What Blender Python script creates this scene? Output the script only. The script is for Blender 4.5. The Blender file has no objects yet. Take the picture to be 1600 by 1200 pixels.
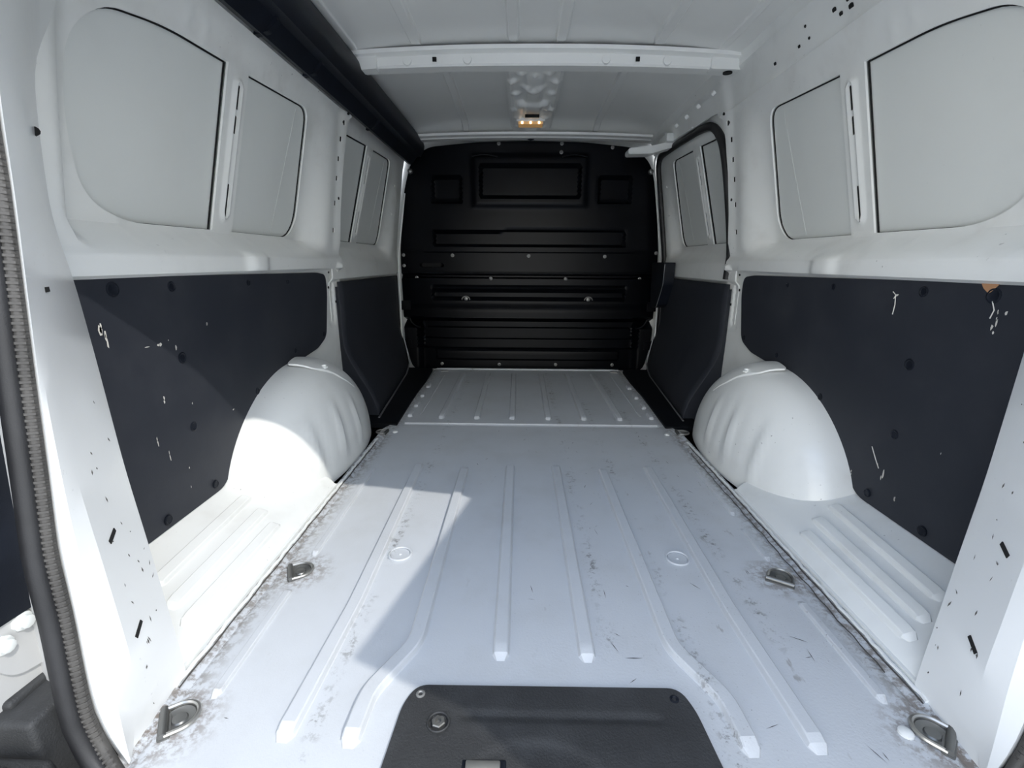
import bpy, bmesh, math, random
import numpy as np
from mathutils import Vector, Matrix
from mathutils.geometry import delaunay_2d_cdt

sc = bpy.context.scene
PI = math.pi
random.seed(4)

# ------------------------------------------------------------------ camera, light, exposure
cam_data = bpy.data.cameras.new('camera'); cam = bpy.data.objects.new('camera', cam_data)
sc.collection.objects.link(cam); sc.camera = cam
FPX = 740.0
cam_data.sensor_fit = 'HORIZONTAL'; cam_data.sensor_width = 36.0; cam_data.lens = 36.0 * FPX / 1600.0
cam_data.clip_start = 0.02; cam_data.clip_end = 500
R3 = Matrix(((0.99981575, -0.01014153, 0.01629782), (0.01831549, 0.24987567, -0.96810469), (0.00574563, 0.96822482, 0.25001538)))
cam.matrix_world = Matrix.Translation((-.047, 0, .664)) @ R3.to_4x4()

world = bpy.data.worlds.new('world'); sc.world = world; world.use_nodes = True
wn = world.node_tree; wn.nodes.clear()
wo = wn.nodes.new('ShaderNodeOutputWorld'); wb = wn.nodes.new('ShaderNodeBackground')
tc = wn.nodes.new('ShaderNodeTexCoord'); sx = wn.nodes.new('ShaderNodeSeparateXYZ'); cr = wn.nodes.new('ShaderNodeValToRGB')
wn.links.new(tc.outputs['Generated'], sx.inputs[0]); wn.links.new(sx.outputs['Z'], cr.inputs[0])
cr.color_ramp.elements[0].position = 0.0; cr.color_ramp.elements[0].color = (1.45, 1.41, 1.28, 1)
_e = cr.color_ramp.elements.new(.28); _e.color = (.70, .79, .93, 1)
cr.color_ramp.elements[1].position = 0.8; cr.color_ramp.elements[1].color = (.22, .38, .70, 1)
wn.links.new(cr.outputs[0], wb.inputs[0]); wb.inputs[1].default_value = 2.05
wn.links.new(wb.outputs[0], wo.inputs[0])

sun_d = bpy.data.lights.new('sun', 'SUN'); sun = bpy.data.objects.new('sun', sun_d); sc.collection.objects.link(sun)
sun_d.energy = 1.6; sun_d.color = (1, .965, .90); sun_d.angle = math.radians(.6)
sun.rotation_euler = Vector((-.70, .60, -1.0)).to_track_quat('-Z', 'Y').to_euler()
sun.location = (3, -3, 5)

sc.view_settings.view_transform = 'Standard'; sc.view_settings.look = 'None'
sc.view_settings.gamma = 1; sc.view_settings.use_curve_mapping = False
sc.view_settings.exposure = 0.68
sc.cycles.max_bounces = 14; sc.cycles.diffuse_bounces = 10; sc.cycles.glossy_bounces = 6

# ------------------------------------------------------------------ materials
def new_mat(name, col, rough=.5, metal=0., coat=0., spec=.5):
    m = bpy.data.materials.new(name); m.use_nodes = True
    b = m.node_tree.nodes['Principled BSDF']
    b.inputs['Base Color'].default_value = (*col, 1); b.inputs['Roughness'].default_value = rough
    b.inputs['Metallic'].default_value = metal; b.inputs['Coat Weight'].default_value = coat
    b.inputs['Coat Roughness'].default_value = .12; b.inputs['Specular IOR Level'].default_value = spec
    return m
class NT:
    def __init__(s, m): s.t = m.node_tree; s.n = s.t.nodes; s.b = s.n['Principled BSDF']; s.tc = s.n.new('ShaderNodeTexCoord')
    def L(s, a, b): s.t.links.new(a, b)
    def math(s, op, a, b=0., c=None, clamp=False):
        n = s.n.new('ShaderNodeMath'); n.operation = op; n.use_clamp = clamp
        for i, v in enumerate((a, b, c)):
            if v is None: continue
            if isinstance(v, (int, float)): n.inputs[i].default_value = v
            else: s.L(v, n.inputs[i])
        return n.outputs[0]
    def noise(s, scale, detail=3, rough=.55, vec=None, sy=1.):
        n = s.n.new('ShaderNodeTexNoise'); n.inputs['Scale'].default_value = scale
        n.inputs['Detail'].default_value = detail; n.inputs['Roughness'].default_value = rough
        mp = s.n.new('ShaderNodeMapping'); mp.inputs['Scale'].default_value = (1, sy, 1)
        s.L(s.tc.outputs['Object'], mp.inputs[0]); s.L(mp.outputs[0], n.inputs['Vector'])
        return n.outputs['Fac']
    def ramp(s, v, lo, hi):   # smooth 0..1 between lo and hi
        n = s.n.new('ShaderNodeMapRange'); n.interpolation_type = 'SMOOTHSTEP'
        s.L(v, n.inputs[0]); n.inputs[1].default_value = lo; n.inputs[2].default_value = hi
        return n.outputs[0]
    def mix(s, f, a, b):
        n = s.n.new('ShaderNodeMix'); n.data_type = 'RGBA'
        if isinstance(f, (int, float)): n.inputs[0].default_value = f
        else: s.L(f, n.inputs[0])
        for i, v in ((6, a), (7, b)):
            if isinstance(v, tuple): n.inputs[i].default_value = (*v, 1)
            else: s.L(v, n.inputs[i])
        return n.outputs[2]
    def bump(s, h, st, dist=.002):
        n = s.n.new('ShaderNodeBump'); n.inputs['Strength'].default_value = st; n.inputs['Distance'].default_value = dist
        s.L(h, n.inputs['Height']); s.L(n.outputs[0], s.b.inputs['Normal'])
    def xyz(s):
        n = s.n.new('ShaderNodeSeparateXYZ'); s.L(s.tc.outputs['Object'], n.inputs[0]); return n.outputs

def paint_mat(name, col, rough=.33, dirt=.25, coat=.25, wav=.15):
    m = new_mat(name, col, rough, 0, coat); t = NT(m)
    big = t.ramp(t.noise(5, 4, .6), .48, .80)
    sp = t.ramp(t.noise(95, 2, .5), .70, .78)
    f = t.math('MULTIPLY', big, dirt * .6)
    c = t.mix(f, col, (.42, .39, .34))
    f2 = t.math('MULTIPLY', t.math('MULTIPLY', sp, t.ramp(t.noise(7, 2), .50, .66)), dirt * 1.6, clamp=True)
    c = t.mix(f2, c, (.12, .11, .10))
    t.L(c, t.b.inputs['Base Color'])
    t.bump(t.noise(14, 2, .4), wav, .004)
    return m
WHITE = paint_mat('white_paint', (.85, .86, .835), .33, .38)
PILLAR = paint_mat('white_pillar_paint', (.80, .81, .80), .3, .15, .35)
SKIN = paint_mat('grey_overspray_paint', (.76, .78, .755), .42, .10, .1, .25)
JAMB_SHADED = paint_mat('shaded_jamb_paint', (.50, .50, .49), .45, .2, .0)  # body white darkened, the open door's shading put into the colour
ROOF = paint_mat('roof_paint', (.85, .855, .83), .35, .12, .2)

def floor_mat():
    m = new_mat('worn_floor_paint', (.72, .73, .73), .36, 0, .15); t = NT(m); X, Y, Z = t.xyz()
    ax = t.math('ABSOLUTE', X)
    right = t.ramp(X, -.25, .55)
    seam = t.math('SUBTRACT', 1.0, t.ramp(t.math('ABSOLUTE', t.math('SUBTRACT', ax, .585)), .004, .06))
    n1 = t.noise(60, 5, .7); n2 = t.noise(240, 2, .6); n3 = t.noise(6, 4, .6); n4 = t.noise(28, 4, .7, sy=.35)
    c = t.mix(t.math('MULTIPLY', t.ramp(n3, .42, .75), .30), (.585, .605, .625), (.46, .465, .455))
    # speckle of grit, heavier to the right
    sp = t.math('MULTIPLY', t.ramp(n2, .66, .74), t.math('MULTIPLY_ADD', right, .65, .12))
    sp = t.math('MULTIPLY', sp, t.ramp(n3, .35, .60))
    c = t.mix(t.math('MINIMUM', sp, .8), c, (.16, .15, .14))
    # scuffs
    sc_ = t.math('MULTIPLY', t.ramp(n4, .64, .72), t.math('MULTIPLY_ADD', right, .5, .08))
    c = t.mix(sc_, c, (.22, .20, .18))
    # dirt packed along the side seams
    sd = t.math('MULTIPLY', seam, t.ramp(n1, .42, .60))
    c = t.mix(t.math('MULTIPLY', sd, .74), c, (.17, .14, .11))
    # grime beside the pressed ribs on the right
    for xr in (.118, .26, .425, -.345):
        q = t.math('SUBTRACT', 1.0, t.ramp(t.math('ABSOLUTE', t.math('SUBTRACT', X, xr)), .002, .020))
        q = t.math('MULTIPLY', q, t.ramp(n1, .50, .62)); q = t.math('MULTIPLY', q, t.ramp(n3, .42, .62))
        c = t.mix(t.math('MULTIPLY', q, .7), c, (.10, .09, .08))
    # dirt rings round the lashing points
    for (px, py) in ((-.525, .90), (.523, .904), (-.553, .545), (.559, .55)):
        dx = t.math('SUBTRACT', X, px); dy = t.math('SUBTRACT', Y, py)
        d = t.math('SQRT', t.math('ADD', t.math('MULTIPLY', dx, dx), t.math('MULTIPLY', dy, dy)))
        q = t.math('SUBTRACT', 1.0, t.ramp(d, .03, .085)); q = t.math('MULTIPLY', q, t.ramp(n1, .42, .60))
        c = t.mix(t.math('MULTIPLY', q, .65), c, (.17, .13, .10))
    t.L(c, t.b.inputs['Base Color'])
    t.bump(t.math('ADD', n2, t.noise(9, 2, .4)), .12, .003)
    return m
FLOOR = floor_mat()

def ply_mat():
    m = new_mat('dark_film_plywood', (.016, .019, .024), .42, 0, 0, .5); t = NT(m)
    n = t.noise(7, 4, .6)
    t.L(t.mix(t.ramp(n, .35, .75), (.026, .029, .037), (.036, .039, .047)), t.b.inputs['Base Color'])
    t.L(t.math('MULTIPLY_ADD', n, .2, .42), t.b.inputs['Roughness'])
    t.bump(t.noise(420, 2, .5), .12, .001)
    return m
PLY = ply_mat()
def plastic(name, col, rough, bs=.3, sc_=500):
    m = new_mat(name, col, rough); t = NT(m)
    n = t.noise(9, 4, .6)
    t.L(t.mix(t.ramp(n, .4, .75), col, tuple(v * 1.7 for v in col)), t.b.inputs['Base Color'])
    t.bump(t.noise(sc_, 2, .6), bs, .001); return m
PART = plastic('bulkhead_dark_plastic', (.0010, .0015, .0028), .34, .06, 300)
TRIM = plastic('trim_black_plastic', (.007, .009, .014), .45, .2)
SILLM = plastic('sill_textured_plastic', (.027, .028, .029), .6, .9, 330)
MAT = plastic('rubber_mat', (.003, .004, .006), .55, .3)
RUB = plastic('seal_rubber', (.012, .012, .013), .5, .2)
KNURL = plastic('seal_grip_rubber', (.05, .047, .043), .6, .3)
PART.node_tree.nodes['Principled BSDF'].inputs['Specular IOR Level'].default_value = .14
PLY.node_tree.nodes['Principled BSDF'].inputs['Specular IOR Level'].default_value = .22
for _m in (TRIM, MAT): _m.node_tree.nodes['Principled BSDF'].inputs['Specular IOR Level'].default_value = .22
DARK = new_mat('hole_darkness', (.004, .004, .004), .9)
STEEL = new_mat('zinc_steel', (.50, .49, .46), .35, .9)
DSTEEL = new_mat('dull_steel', (.22, .22, .21), .42, .8)
SCREW = new_mat('screw_head', (.30, .30, .29), .45, .6)
WHITEP = new_mat('white_plug_plastic', (.75, .76, .74), .4)
CHIP = new_mat('bare_wood_chip', (.62, .60, .54), .8)
CHIPB = new_mat('brown_wood_chip', (.42, .22, .11), .8)
SCUFF = new_mat('dark_scuff', (.07, .065, .06), .8)
EDGE = new_mat('aluminium_edge', (.42, .43, .44), .35, .7)
AMBER = new_mat('lamp_lens', (.85, .55, .25), .25)
_b = AMBER.node_tree.nodes['Principled BSDF']; _b.inputs['Emission Color'].default_value = (1, .55, .2, 1); _b.inputs['Emission Strength'].default_value = .10
BULB = new_mat('lamp_bulb', (1, .8, .5), .3)
_b = BULB.node_tree.nodes['Principled BSDF']; _b.inputs['Emission Color'].default_value = (1, .72, .38, 1); _b.inputs['Emission Strength'].default_value = 2.2
def ground_mat():
    m = new_mat('pale_concrete_ground', (.30, .29, .275), .9); t = NT(m)
    t.L(t.mix(t.ramp(t.noise(30, 5, .7), .3, .7), (.72, .705, .67), (.82, .805, .765)), t.b.inputs['Base Color'])
    t.bump(t.noise(60, 3, .6), .4, .01); return m
GROUND = ground_mat()

# ------------------------------------------------------------------ object helpers
def link(name, me, mat, parent=None, sharp=35):
    o = bpy.data.objects.new(name, me); sc.collection.objects.link(o)
    if mat and not me.materials: me.materials.append(mat)
    if parent: o.parent = parent
    me.shade_smooth(); me.set_sharp_from_angle(angle=math.radians(sharp))
    return o
def mesh(name, verts, faces, mat, parent=None, sharp=35):
    me = bpy.data.meshes.new(name); me.from_pydata([tuple(v) for v in verts], [], faces); me.update()
    return link(name, me, mat, parent, sharp)
def from_bm(name, bm, mat, parent=None, sharp=35):
    me = bpy.data.meshes.new(name); bm.to_mesh(me); bm.free(); me.update()
    return link(name, me, mat, parent, sharp)
def empty(name, loc=(0, 0, 0), parent=None):
    o = bpy.data.objects.new(name, None); sc.collection.objects.link(o); o.location = loc; o.empty_display_size = .05
    if parent: o.parent = parent
    return o
def tag(o, label=None, cat=None, group=None, kind=None):
    if label: o['label'] = label
    if cat: o['category'] = cat
    if group: o['group'] = group
    if kind: o['kind'] = kind
    return o

def resample(pts, step, closed=True):
    out = []; n = len(pts)
    for i in range(n if closed else n - 1):
        a = np.array(pts[i], float); b = np.array(pts[(i + 1) % n], float)
        k = max(1, int(np.ceil(np.linalg.norm(b - a) / step)))
        for j in range(k): out.append(tuple(a + (b - a) * j / k))
    if not closed: out.append(tuple(pts[-1]))
    return out
def rounded(pts, rad, seg=5):
    out = []; n = len(pts)
    for i in range(n):
        p = np.array(pts[i][:2], float); a = np.array(pts[i - 1][:2], float); b = np.array(pts[(i + 1) % n][:2], float)
        r = pts[i][2] if len(pts[i]) > 2 else rad
        da = (a - p); la = np.linalg.norm(da); db = (b - p); lb = np.linalg.norm(db)
        rr = min(r, la * .49, lb * .49)
        if rr < 1e-5: out.append(tuple(p)); continue
        p0 = p + da / la * rr; p1 = p + db / lb * rr
        for j in range(seg + 1):
            t = j / seg; out.append(tuple((1 - t) ** 2 * p0 + 2 * t * (1 - t) * p + t * t * p1))
    return out
def rect(u0, v0, u1, v1, r=0.01, seg=5): return rounded([(u0, v0), (u1, v0), (u1, v1), (u0, v1)], r, seg)
def slot_shape(u, v, lu, lv, seg=4): return rect(u - lu, v - lv, u + lu, v + lv, min(lu, lv) * .98, seg)
def pip(P, poly):
    x, y = P[:, 0], P[:, 1]; ins = np.zeros(len(P), bool); n = len(poly)
    for i in range(n):
        x1, y1 = poly[i]; x2, y2 = poly[(i + 1) % n]
        if y1 == y2: continue
        c = ((y1 > y) != (y2 > y)) & (x < (x2 - x1) * (y - y1) / (y2 - y1) + x1); ins ^= c
    return ins
def polydist(P, poly, closed=True):
    d = np.full(len(P), 1e9); n = len(poly)
    for i in range(n if closed else n - 1):
        a = np.array(poly[i]); b = np.array(poly[(i + 1) % n]); ab = b - a; l = ab @ ab
        if l < 1e-14: continue
        t = np.clip(((P - a) @ ab) / l, 0, 1); q = P - a - t[:, None] * ab
        d = np.minimum(d, np.hypot(q[:, 0], q[:, 1]))
    return d
def ss(x, a=0., b=1.):
    t = np.clip((np.asarray(x, float) - a) / (b - a), 0, 1); return t * t * (3 - 2 * t)

def sheet(name, outline, f, xyz, mat, parent=None, holes=(), lines=(), res=.015, flange=.002, out=1., sharp=32, dense=None):
    """Triangulated pressed sheet. (u,v) outline with holes; w=f(u,v); edges turned over by flange towards +out*w."""
    outline = resample(outline, res); hs = [resample(h, res) for h in holes]; ls = [resample(l, res, False) for l in lines]
    loops = [outline] + hs
    us = [p[0] for p in outline]; vs = [p[1] for p in outline]
    gu = np.arange(min(us), max(us), res); gv = np.arange(min(vs), max(vs), res * .87)
    G = np.array([(u + (.5 * res if k % 2 else 0), v) for k, v in enumerate(gv) for u in gu])
    if dense is not None:
        for (a, b, c, d, r2) in dense:
            H = np.array([(u, v) for u in np.arange(a, c, r2) for v in np.arange(b, d, r2)])
            keep = ~((G[:, 0] > a) & (G[:, 0] < c) & (G[:, 1] > b) & (G[:, 1] < d)); G = np.vstack([G[keep], H])
    m = pip(G, outline)
    for h in hs: m &= ~pip(G, h)
    G = G[m]
    dd = np.full(len(G), 1e9)
    for lp in loops: dd = np.minimum(dd, polydist(G, lp))
    for l in ls: dd = np.minimum(dd, polydist(G, l, False))
    G = G[dd > res * .28]
    V = []; Ed = []
    for lp in loops:
        k = len(V); V += lp; Ed += [(k + i, k + (i + 1) % len(lp)) for i in range(len(lp))]
    for l in ls:
        k = len(V); V += l; Ed += [(k + i, k + i + 1) for i in range(len(l) - 1)]
    V += [tuple(g) for g in G]
    r = delaunay_2d_cdt([Vector((float(a), float(b))) for a, b in V], Ed, [], 0, 1e-6)
    P = np.array([(v.x, v.y) for v in r[0]]); F = np.array([f_ for f_ in r[2] if len(f_) == 3])
    c = P[F].mean(axis=1); keep = pip(c, outline)
    for h in hs: keep &= ~pip(c, h)
    F = F[keep]; W = f(P[:, 0], P[:, 1])
    verts = [xyz(u, v, w) for (u, v), w in zip(P, W)]; faces = [tuple(int(i) for i in t) for t in F]
    if flange:
        cnt = {}
        for t in faces:
            for i in range(3):
                e = (t[i], t[(i + 1) % 3]); cnt[frozenset(e)] = None if frozenset(e) in cnt else e
        mp = {}
        for e in [e for e in cnt.values() if e]:
            for i in e:
                if i not in mp:
                    mp[i] = len(verts); verts.append(xyz(P[i, 0], P[i, 1], W[i] + out * flange))
            faces.append((e[1], e[0], mp[e[0]], mp[e[1]]))
    used = sorted({i for t in faces for i in t}); re = {a: b for b, a in enumerate(used)}
    return mesh(name, [verts[i] for i in used], [tuple(re[i] for i in t) for t in faces], mat, parent, sharp)

def loft(name, curves, mat, parent=None, closed=False, sharp=35):
    n = len(curves[0]); V = [p for c in curves for p in c]; F = []
    m = len(curves)
    for i in range(m if closed else m - 1):
        for j in range(n - 1):
            a = i * n + j; b = ((i + 1) % m) * n + j
            F.append((a, a + 1, b + 1, b))
    return mesh(name, V, F, mat, parent, sharp)
def smooth_curve(pts, n):
    P = np.array(pts, float); d = np.r_[0, np.cumsum(np.linalg.norm(np.diff(P, axis=0), axis=1))]
    t = np.linspace(0, d[-1], n); Q = np.stack([np.interp(t, d, P[:, k]) for k in range(P.shape[1])], 1)
    for _ in range(3):
        Q[1:-1] = (Q[:-2] + 2 * Q[1:-1] + Q[2:]) / 4
    return Q
def tube_data(pts, r, seg=8, closed=False, taper=None):
    P = [Vector(p) for p in pts]; n = len(P); V = []; F = []; up = None
    for i, p in enumerate(P):
        t = (P[(i + 1) % n] - P[i - 1]) if closed else (P[min(i + 1, n - 1)] - P[max(i - 1, 0)])
        t.normalize()
        if up is None: up = Vector((0, 0, 1)) if abs(t.z) < .9 else Vector((1, 0, 0))
        a = t.cross(up); a = a.normalized() if a.length > 1e-6 else t.orthogonal().normalized()
        b = a.cross(t).normalized(); up = b
        rr = r if taper is None else r * taper[i]
        for k in range(seg):
            g = 2 * PI * k / seg; V.append(p + a * (rr * math.cos(g)) + b * (rr * math.sin(g)))
    for i in range(n if closed else n - 1):
        for k in range(seg):
            q = (i + 1) % n
            F.append((i * seg + k, i * seg + (k + 1) % seg, q * seg + (k + 1) % seg, q * seg + k))
    if not closed:
        F.append(tuple(range(seg))[::-1]); F.append(tuple((n - 1) * seg + k for k in range(seg)))
    return V, F
def tube(name, pts, r, mat, parent=None, seg=8, closed=False):
    V, F = tube_data(pts, r, seg, closed); return mesh(name, V, F, mat, parent, 50)
def box(name, lo, hi, mat, parent=None, bev=.003, seg=2):
    bm = bmesh.new(); bmesh.ops.create_cube(bm, size=1)
    for v in bm.verts:
        v.co = Vector([(lo[i] + hi[i]) / 2 + v.co[i] * (hi[i] - lo[i]) for i in range(3)])
    if bev: bmesh.ops.bevel(bm, geom=bm.edges[:], offset=bev, segments=seg, affect='EDGES', profile=.5)
    return from_bm(name, bm, mat, parent)
def prism(name, poly, to3, d0, d1, mat, parent=None, sharp=35):
    """closed solid: poly in (u,v) extruded between d0 and d1; to3(u,v,d)"""
    n = len(poly); V = [to3(u, v, d0) for u, v in poly] + [to3(u, v, d1) for u, v in poly]
    F = [tuple(range(n))[::-1], tuple(range(n, 2 * n))] + [(i, (i + 1) % n, n + (i + 1) % n, n + i) for i in range(n)]
    return mesh(name, V, F, mat, parent, sharp)
def frame_of(nrm):
    n = Vector(nrm).normalized(); a = n.orthogonal().normalized(); return n, a, n.cross(a)
def lathe(name, c, nrm, prof, mat, parent=None, seg=16, sharp=35):
    """prof: list of (radius, height along nrm)"""
    n, a, b = frame_of(nrm); c = Vector(c); V = []; F = []
    for r, h in prof:
        for k in range(seg):
            g = 2 * PI * k / seg; V.append(c + n * h + (a * math.cos(g) + b * math.sin(g)) * r)
    m = len(prof)
    for i in range(m - 1):
        for k in range(seg): F.append((i * seg + k, i * seg + (k + 1) % seg, (i + 1) * seg + (k + 1) % seg, (i + 1) * seg + k))
    F.append(tuple((m - 1) * seg + k for k in range(seg))); F.append(tuple(range(seg))[::-1])
    return mesh(name, V, F, mat, parent, sharp)
def rib(name, pts, wid, h, mat, parent=None, xyz=lambda u, v, w: (u, v, w), base=lambda u, v: 0., endlen=None, flat=.34, step=.012, grow=0):
    """pressed rib along a (u,v) polyline, rounded flanks and run-out ends"""
    P = np.array(resample(pts, step, False)); n = len(P)
    if len(pts) > 2:
        for _ in range(4): P[1:-1] = (P[:-2] + 2 * P[1:-1] + P[2:]) / 4
    T = np.gradient(P, axis=0); T /= np.linalg.norm(T, axis=1)[:, None]; N = np.stack([T[:, 1], -T[:, 0]], 1)
    s = np.r_[0, np.cumsum(np.linalg.norm(np.diff(P, axis=0), axis=1))]
    el = endlen or wid * .55
    prof = [(-.5, -.06), (-.47, .02), (-.42, .14), (-flat - .02, .82), (-flat + .05, .98), (0, 1.), (flat - .05, .98), (flat + .02, .82), (.42, .14), (.47, .02), (.5, -.06)]
    V = []; F = []; m = len(prof)
    for i in range(n):
        e = min(s[i], s[-1] - s[i]); q = min(1, e / el); hh = float(ss(q)); ww = .55 + .45 * math.sqrt(max(0, 1 - (1 - q) ** 2))
        for a, z in prof:
            u, v = P[i] + N[i] * a * wid * ww
            V.append(xyz(u, v, base(u, v) + (z * h if z < 0 else z * h * hh) - (.0004 if z <= 0 else 0)))
    for i in range(n - 1):
        for k in range(m - 1): F.append((i * m + k, (i + 1) * m + k, (i + 1) * m + k + 1, i * m + k + 1))
    return mesh(name, V, F, mat, parent, 17)

# ------------------------------------------------------------------ the ground and the floor
gr = mesh('ground', [(-40, -40, -.62), (40, -40, -.62), (40, 40, -.62), (-40, 40, -.62)], [(0, 1, 2, 3)], GROUND)
tag(gr, kind='structure')

floor = empty('floor'); tag(floor, kind='structure')
def fz(u, v):
    z = .006 * ss(np.abs(u), .575, .60)                       # rolled lip by the seam
    z = z - .004 * np.exp(-((np.abs(u) - .572) / .006) ** 2) * (v < 1.75)
    z = z - .0035 * np.exp(-((v - 1.878) / .005) ** 2) * (np.abs(u) < .54)
    return z
fo = [(-.58, .44), (.58, .44), (.60, .52), (.60, 1.80), (.575, 1.90), (.58, 2.97), (-.58, 2.97), (-.575, 1.90), (-.60, 1.80), (-.60, .52)]
sheet('floor_pan', fo, fz, lambda u, v, w: (u, v, w), FLOOR, floor, res=.02, flange=.03, out=-1,
      lines=[[(-.572, .46), (-.572, 1.74)], [(.572, .46), (.572, 1.74)], [(-.53, 1.878), (.53, 1.878)], [(-.578, .46), (-.578, 1.74)], [(.578, .46), (.578, 1.74)], [(-.566, .46), (-.566, 1.74)], [(.566, .46), (.566, 1.74)]])
sgn = (-1, 1)
for s in sgn:
    for x, y0 in ((.075, .668),): rib('floor_rib', [(s * x, y0), (s * (x + .001), 1.475)], .033, .011, FLOOR, floor)
    rib('floor_rib', [(s * .284, .512), (s * .281, .60), (s * .228, .70), (s * .226, 1.45)], .034, .012, FLOOR, floor)
    rib('floor_rib', [(s * .381, .518), (s * .370, .80), (s * .380, 1.475)], .034, .012, FLOOR, floor)
rib('floor_rib', [(-.521, .585), (-.521, .84)], .019, .007, FLOOR, floor)
rib('floor_rib', [(-.521, .955), (-.526, 1.44)], .018, .007, FLOOR, floor)
rib('floor_rib', [(.528, .60), (.525, .83)], .019, .007, FLOOR, floor)
rib('floor_rib', [(.530, .961), (.530, 1.10)], .017, .006, FLOOR, floor)
rib('floor_rib', [(.537, 1.165), (.539, 1.45)], .017, .006, FLOOR, floor)
# front cover plate over the tank, one raised pressing with six ribs and side lugs
cover = sheet('cover_plate', [(-.53, 1.886), (.53, 1.886), (.565, 2.2), (.572, 2.90), (-.572, 2.90), (-.565, 2.2)],
              lambda u, v: .005 + 0 * u, lambda u, v, w: (u, v, w), FLOOR, floor, res=.05, flange=.006, out=-1)
for s in sgn:
    for x in (.078, .231, .386): rib('floor_rib', [(s * x, 1.935), (s * (x + .004), 2.80)], .032, .012, FLOOR, floor, base=lambda u, v: .005)
    rib('floor_rib', [(s * .487, 1.99), (s * .50, 2.75)], .014, .003, FLOOR, floor, base=lambda u, v: .005)
    for y in (1.955, 2.10, 2.27, 2.45):
        rib('edge_lug', [(s * (.525 + .03 * (y - 1.95)), y), (s * (.532 + .03 * (y - 1.95)), y + .085)], .028, .012, FLOOR, floor, base=lambda u, v: .004)
for x in (-.322, .322):                                         # pressed drain plugs
    p = empty('floor_plug', (0, 0, 0), floor)
    tor = []
    for k in range(28):
        g = 2 * PI * k / 28; tor.append((x + .0255 * math.cos(g), .967 + .0255 * math.sin(g), .0022))
    tube('plug_rim', tor, .0027, FLOOR, p, 6, True)
    lathe('plug_disc', (x, .967, 0), (0, 0, 1), [(.0225, 0), (.0215, .0015), (.004, .001), (.003, .0035)], FLOOR, p, 20)
for s in sgn:                                                   # sealed seams with a bead of body sealer
    pts = [(s * (.590 + .0010 * math.sin(i * 1.7) + .0008 * math.sin(i * .61)), .60 + i * .0115, .006 + .0006 * math.sin(i * 2.3)) for i in range(96)]
    tube('seam_bead', pts, .0034, WHITE, floor, 6)
    pts = [(s * (.570 + .0016 * math.sin(i * 1.9) + .001 * math.sin(i * .7)), .66 + i * .02, .0006) for i in range(48)]
    if s > 0: tube('seam_groove', pts, .0011, SCUFF, floor, 5)
    pts = [(s * (.5845 + .001 * math.sin(i * 1.1)), .60 + i * .02, .0035) for i in range(54)]
    tube('seam_groove', pts, .0013, SCUFF, floor, 5)

# black plastic sill plate at the rear edge
sill = empty('sill_plate', (0, .5, 0)); tag(sill, 'black textured plastic latch plate set in the rear edge of the floor', 'sill plate')
def add(o, p): o.parent = p; o.matrix_parent_inverse = Matrix.Translation(-p.location); return o
def sz(u, v):
    z = .0045 + 0 * u
    z = z - .0025 * ss(.12 - np.hypot((u + .02), (v - .44) * 1.3), 0, .02)
    z = z - .003 * np.exp(-((v - .563) / .006) ** 2) * ((u > -.13) & (u < .17)) - .006 * ss(.013 - np.hypot(u + .162, v - .55), 0, .003)
    return z
add(sheet('plate', rounded([(-.232, .43), (.238, .43), (.226, .58, .03), (.212, .617, .04), (-.206, .614, .04), (-.222, .58, .03)], .01, 7), sz, lambda u, v, w: (u, v, w), SILLM, None, res=.006, flange=.006, out=-1), sill)
for x in (-.198, .199): add(lathe('screw', (x, .597, .0035), (0, 0, 1), [(.0075, 0), (.0072, .002), (.0045, .0028), (.003, .0008)], SCREW if x < 0 else TRIM, None, 12), sill)
add(lathe('bolt_well', (-.162, .55, .001), (0, 0, 1), [(.017, 0), (.017, .0055), (.0155, .0065), (.014, .005), (.0135, .001), (.002, .0005)], SILLM, None, 20), sill)
add(lathe('hex_bolt', (-.162, .55, .001), (0, 0, 1), [(.0105, 0), (.0105, .006), (.009, .0075), (.005, .0078), (.0045, .003)], DSTEEL, None, 6), sill)
bt = box('latch_striker', (-.115, .478, .003), (-.068, .494, .010), STEEL, None, .002); add(bt, sill)
add(box('latch_recess', (-.122, .470, -.001), (-.060, .499, .0045), TRIM, None, .002), sill)

# lashing rings
def lashing(x, y, rot, label, sz_=1., flat=True, button=True):
    t = empty('lashing_ring', (x, y, 0)); tag(t, label, 'tie-down ring', 'tie-down rings in the van floor')
    t.rotation_euler.z = rot
    R = .023 * sz_
    cup = lathe('recess_cup', (0, 0, 0), (0, 0, 1), [(R * .98, 0), (R * .98, .0028), (R * .90, .0035), (R * .70, .0015), (R * .5, .0008), (R * .42, .0030), (R * .2, .0035)], DSTEEL, None, 24); cup.parent = t
    pts = []
    for k in range(17):
        g = PI * k / 16; pts.append((R * 1.05 * math.cos(g), R * 1.12 * math.sin(g), .0055))
    pts = [(R * 1.05, -R * .75, .005)] + pts + [(-R * 1.05, -R * .75, .005)]
    d = tube('ring', pts, .0034 * sz_, STEEL, None, 7); d.parent = t
    b = tube('hinge_bar', [(-R * 1.15, -R * .82, .005), (R * 1.15, -R * .82, .005)], .0058 * sz_, DSTEEL, None, 8); b.parent = t
    pl = prism('base_plate', rect(-R * 1.2, -R * 1.15, R * 1.2, -R * .45, .004), lambda u, v, d: (u, v, d), 0, .0025, DSTEEL, None); pl.parent = t
    return t
lashing(-.525, .897, -1.1, 'tie-down ring in the sunlit left floor, rust-dusted, midway along the seam')
lashing(-.549, .550, -1.0, 'large tie-down ring at the rear left corner of the floor, rusty on one side')
lashing(.524, .902, -.55, 'tie-down ring midway along the right seam, ringed by dark grime')
lashing(.560, .552, .80, 'raised chrome tie-down ring at the rear right corner of the floor')
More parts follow.
